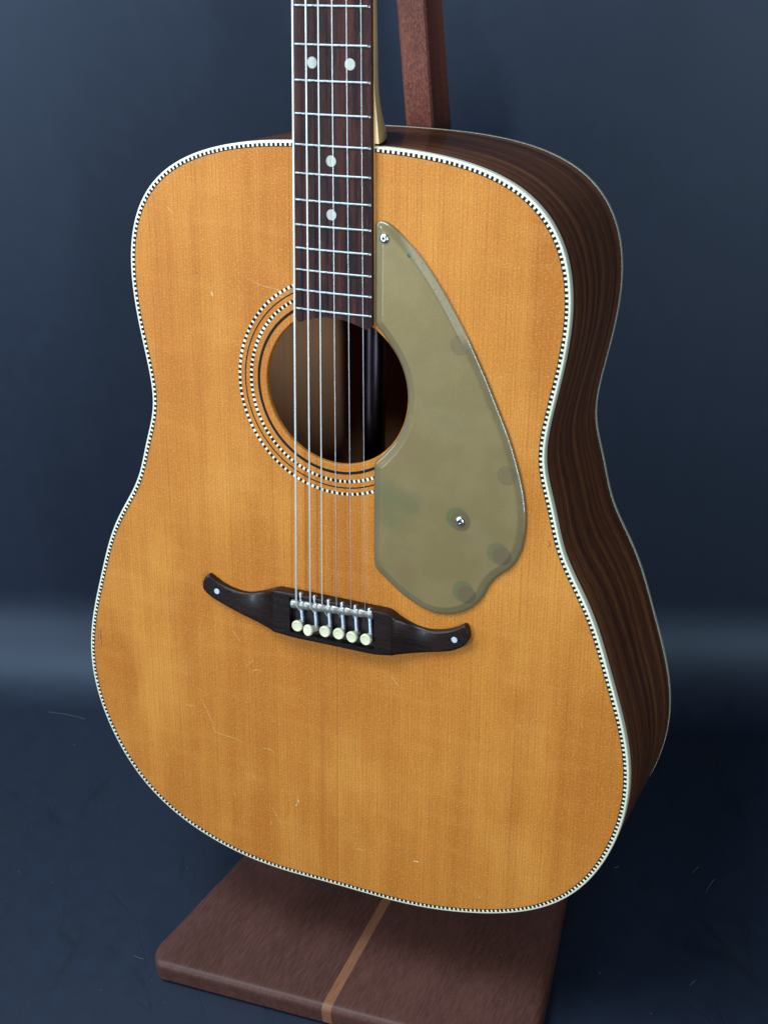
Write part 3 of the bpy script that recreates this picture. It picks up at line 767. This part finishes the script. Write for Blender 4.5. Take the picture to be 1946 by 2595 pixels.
# bridge pins
Vp, Fp = lathe([(0, -0.012), (0.0021, -0.012), (0.0024, -0.0022), (0.0028, -0.0019), (0.0036, -0.0017), (0.0038, -0.0012), (0.0038, -0.0001), (0.0036, 0.0004), (0.0031, 0.00062), (0.0030, 0.00055), (0.0012, 0.0006), (0, 0.0006)], 28)
PIN = [(-23.5, -16.7, 12, 0, 0), (-15.1, -17.4, 13.2, -0.32, -0.14), (-3.3, -16.4, 12, -.03, .02), (6.7, -15.8, 12, .03, -.03), (16.0, -16.1, 12, -0.1, 0.05), (26.0, -15.7, 12, -.04, 0)]
pin0 = None
for X, Y, Z, ry, rx in PIN:
    o = mesh_obj('bridge_pin', Vp, Fp, 'pin_plastic', bridge, 60) if pin0 is None else link_copy(pin0, bridge)
    pin0 = pin0 or o; o.location = G(X, Y, Z - 0.9); o.rotation_euler = (rx, ry, 0)

# ------------------------------------------------------------------ strings
ST = [(-21.0, -24.7, -2.3, 0.66, 1), (-12.6, -14.5, -1.6, 0.52, 1), (-4.9, -5.9, -0.9, 0.40, 1), (3.5, 4.4, -0.7, 0.26, 0), (12.2, 14.6, 0.3, 0.205, 0), (20.8, 24.6, 1.3, 0.165, 0)]
for k, (xt, xb, yb, rad, wound) in enumerate(ST):
    cz = 0.55 * (1 - (abs(xb) / 26) ** 2)
    zb = 8.75 + rad; slope = (xt - xb) / (366 - yb)
    xn = xb + slope * (648 - yb)
    pts = [(xn, 648, 8.0 + cz), (xt, 366, 8.9 + cz), (xb + slope * 60, yb + 60, 8.95), (xb, yb + 1.2, zb), (xb + 0.1, yb - 0.6, zb - 0.25), (xb + 0.5, yb - 3.2, zb - 2.2), (xb + 1.7, yb - 8.0, 4.4), (xb + 2.2, yb - 10.5, 3.0)]
    Vw, Fw = tube(GV(pts), rad / 1000, 10); mesh_obj('string', Vw, Fw, 'wound_string' if wound else 'plain_string', guitar, 60)
    if not wound:      # twisted wrap near the ball end
        W_ = [];
        for i in range(40):
            t = i / 39; a = t * 22
            W_.append((xb + 1.1 + 1.0 * t + 0.28 * math.cos(a), yb - 6.2 - 4.0 * t, 5.4 - 1.9 * t + 0.28 * math.sin(a)))
        Vw, Fw = tube(GV(W_), 0.00016, 6); mesh_obj('string_wrap', Vw, Fw, 'chrome', bridge, 60)

# ------------------------------------------------------------------ cradle of the stand, under the tail of the guitar
gm = guitar.matrix_world; sm = stand.matrix_world.inverted()
for X in (-45, 45):
    pts = [(X, -229, -100), (X, -228.5, -70), (X, -228.5, -45)]
    P3 = [sm @ (gm @ Vector(G(*p))) for p in pts]
    foot = Vector((X / 1000 * 0.6, 0.186 + SY, P3[0].z - 0.01))
    Vc, Fc = tube([foot] + P3, 0.0065, 12); mesh_obj('cradle_arm', Vc, Fc, 'felt', stand)

# ------------------------------------------------------------------ wear on the soundboard: scratches and chips (guitar millimetres)
PALE = [[(-87.9, 197.0), (-86.6, 194.9), (-85.0, 192.3)], [(-62.1, 207.6), (-51.1, 203.3), (-40.2, 201.7), (-28.0, 199.3)], [(-43.0, 199.2), (-33.5, 196.6)], [(-108.4, -94.3), (-104.6, -101.9), (-99.2, -112.7), (-96.6, -120.3), (-84.3, -121.6), (-72.1, -122.6)], [(-59.5, -123.8), (-52.8, -123.3), (-48.2, -126.2)], [(-78.9, -36.6), (-76.6, -40.9), (-73.0, -44.6)], [(-70.2, -64.2), (-67.9, -60.0), (-63.1, -55.9)], [(-65.9, -65.6), (-61.1, -62.7), (-57.1, -62.7)], [(-30.6, -154.3), (-31.3, -159.6), (-32.9, -163.7)], [(-71.2, -184.0), (-69.5, -180.2), (-68.1, -178.1)], [(-73.9, -145.3), (-71.5, -151.1)], [(-67.4, -145.1), (-66.0, -150.3)], [(-84.3, -164.5), (-81.3, -171.9)], [(-52.4, -181.8), (-53.8, -186.2)], [(-121.0, -103.4), (-116.8, -104.3), (-112.8, -102.7)], [(57.4, -181.8), (61.1, -181.0), (65.2, -181.0)], [(-31.0, -203.7), (-27.9, -207.1)], [(-52.1, -170.2), (-42.8, -185.6)], [(-140.2, -146.7), (-137.3, -154.2)], [(166.1, -21.6), (167.4, -26.7)], [(166.9, -46.0), (169.2, -51.0)], [(13.4, -185.1), (21.0, -184.7)], [(-165.9, -170.3), (-158.2, -170.6)], [(89.1, 275.3), (90.8, 273.1)], [(-116.9, 246.4), (-111.4, 242.0)], [(38.9, -43.2), (44.7, -50.6)]]
DARK = [[(-192.8, -53.4), (-192.4, -65.3), (-192.5, -79.7)], [(-190.5, -58.6), (-190.4, -74.4)], [(139.5, 65.0), (141.3, 67.4), (140.2, 69.7)], [(81.8, 5.9), (82.3, 5.2)], [(42.9, 262.4), (43.2, 261.8)], [(-96.9, 206.7), (-95.2, 205.9)]]
CHIP = [[(-30.9, -157.9), (-30.3, -160.3)], [(-48.8, -99.6), (-48.5, -100.2)], [(-86.2, 195.9), (-85.2, 192.8)], [(-32.9, -163.7), (-31.9, -162.1)], [(57.6, -181.8), (61.2, -181.3)], [(105.6, -194.6), (106.5, -195.9)]]
def ribbons(name, lines, wd, z, mat, parent):
    V = []; F = []
    for pts in lines:
        P = spline(pts, max(8, len(pts) * 6)); P = P + np.random.uniform(-0.12, 0.12, P.shape); b0 = len(V); n = len(P); k0 = random.uniform(0.6, 1.2)
        for i in range(n):
            t = P[min(i + 1, n - 1)] - P[max(i - 1, 0)]; t = t / (np.linalg.norm(t) + 1e-9)
            ww = wd * k0 * math.sin(math.pi * (i + 0.5) / n) ** 0.6 * random.uniform(0.4, 1.0)
            for sg in (1, -1): V.append(G(P[i, 0] - t[1] * ww * sg, P[i, 1] + t[0] * ww * sg, z))
        for i in range(n - 1): F.append((b0 + 2 * i, b0 + 2 * i + 1, b0 + 2 * i + 3, b0 + 2 * i + 2))
    o = mesh_obj(name, V, F, mat, parent); o['kind'] = 'stuff'
    return o
ribbons('pale_scratches', PALE, 0.22, 0.03, 'scratch_pale', top)
ribbons('dark_scratches', DARK, 0.35, 0.03, 'scratch_dark', top)
ribbons('finish_chips', CHIP, 0.42, 0.06, 'chip_white', top)

# ------------------------------------------------------------------ dust and lint
HAIR = [[(-411.1, 128.7), (-400.3, 130.6), (-384.9, 131.7), (-369.7, 131.7)], [(223.7, 124.8), (223.8, 130.7), (224.9, 135.4), (226.6, 141.2)], [(208.5, 141.0), (209.9, 145.4), (212.1, 149.3)], [(233.0, 36.3), (234.5, 39.4), (235.8, 42.5)], [(149.6, 124.6), (153.1, 127.2)], [(-170.5, -87.1), (-165.7, -87.7), (-161.0, -87.1)]]
SPECK = [(-176.3, -122.9), (-155.9, -101.7), (-144.7, -101.7), (-256.8, -130.8), (-257.4, -135.0), (-278.0, -47.7), (-341.7, 7.7), (-311.8, -47.8), (-319.4, -42.7), (-100.5, -121.9), (-249.2, 3.6), (-226.4, -3.6), (-178.7, 5.6), (-242.4, -103.6), (-359.5, 99.4), (-365.0, 36.3), (-158.4, -88.9), (168.8, 24.6), (213.4, 3.9), (-302.1, -77.9), (-163.1, 18.7), (-178.4, 5.3), (-245.1, -110.3), (-124.2, -114.4), (-336.7, 49.0), (-369.0, 48.1)]
SPECKB = [(-85.4, 10.8), (-135.1, -72.0), (-70.4, -29.7), (-34.8, -57.9), (-15.7, -53.7), (-27.2, -67.9), (53.3, -19.3), (121.8, 18.7), (-8.5, -58.9), (-102.4, -78.3), (124.7, 48.2), (-97.2, -43.3), (-59.9, -84.0), (3.4, -25.7), (67.5, 14.1), (95.2, -32.6), (101.5, -0.4), (76.4, -54.2)]
def blobs(pts, z, r0, r1, extra, area, oy=0.0):
    V = []; F = []
    pts = list(pts) + [(random.uniform(*area[0]), random.uniform(*area[1]), 0.55) for _ in range(extra)]
    for p in pts:
        k = (p[2] if len(p) > 2 else 1.0) * random.uniform(r0, r1); b0 = len(V); x, y = p[0] / 1000, p[1] / 1000 + oy
        a0 = random.uniform(0, 6)
        for j in range(6): V.append((x + k * math.cos(a0 + j * 1.047) * random.uniform(0.5, 1.2), y + k * math.sin(a0 + j * 1.047) * random.uniform(0.5, 1.2), z + 0.0001))
        V.append((x, y, z + k * 0.9)); V.append((x + k * 0.3, y, z))
        for j in range(6): F.append((b0 + j, b0 + (j + 1) % 6, b0 + 6)); F.append((b0 + (j + 1) % 6, b0 + j, b0 + 7))
    return V, F
V, F = blobs(SPECK, 0.0002, 0.0003, 0.0006, 40, ((-420, -90), (-160, 140)))
for h in HAIR:
    P = spline([(a / 1000, b / 1000, 0.0008 + 0.0012 * random.random()) for a, b in h], 14)
    v2, f2 = tube([tuple(p) for p in P], 0.00016, 5); b0 = len(V); V += [tuple(v) for v in v2]; F += [tuple(i + b0 for i in f) for f in f2]
du = mesh_obj('dust_specks', V, F, 'dust_grey'); du['kind'] = 'stuff'
du['label'] = 'pale dust specks and lint hairs scattered over the dark backdrop floor'; du['category'] = 'dust'
V, F = blobs(SPECKB, T, 0.00035, 0.0007, 140, ((-125, 125), (-78, 120)), SY)
db = mesh_obj('dust', V, F, 'dust_grey', base); db['kind'] = 'stuff'
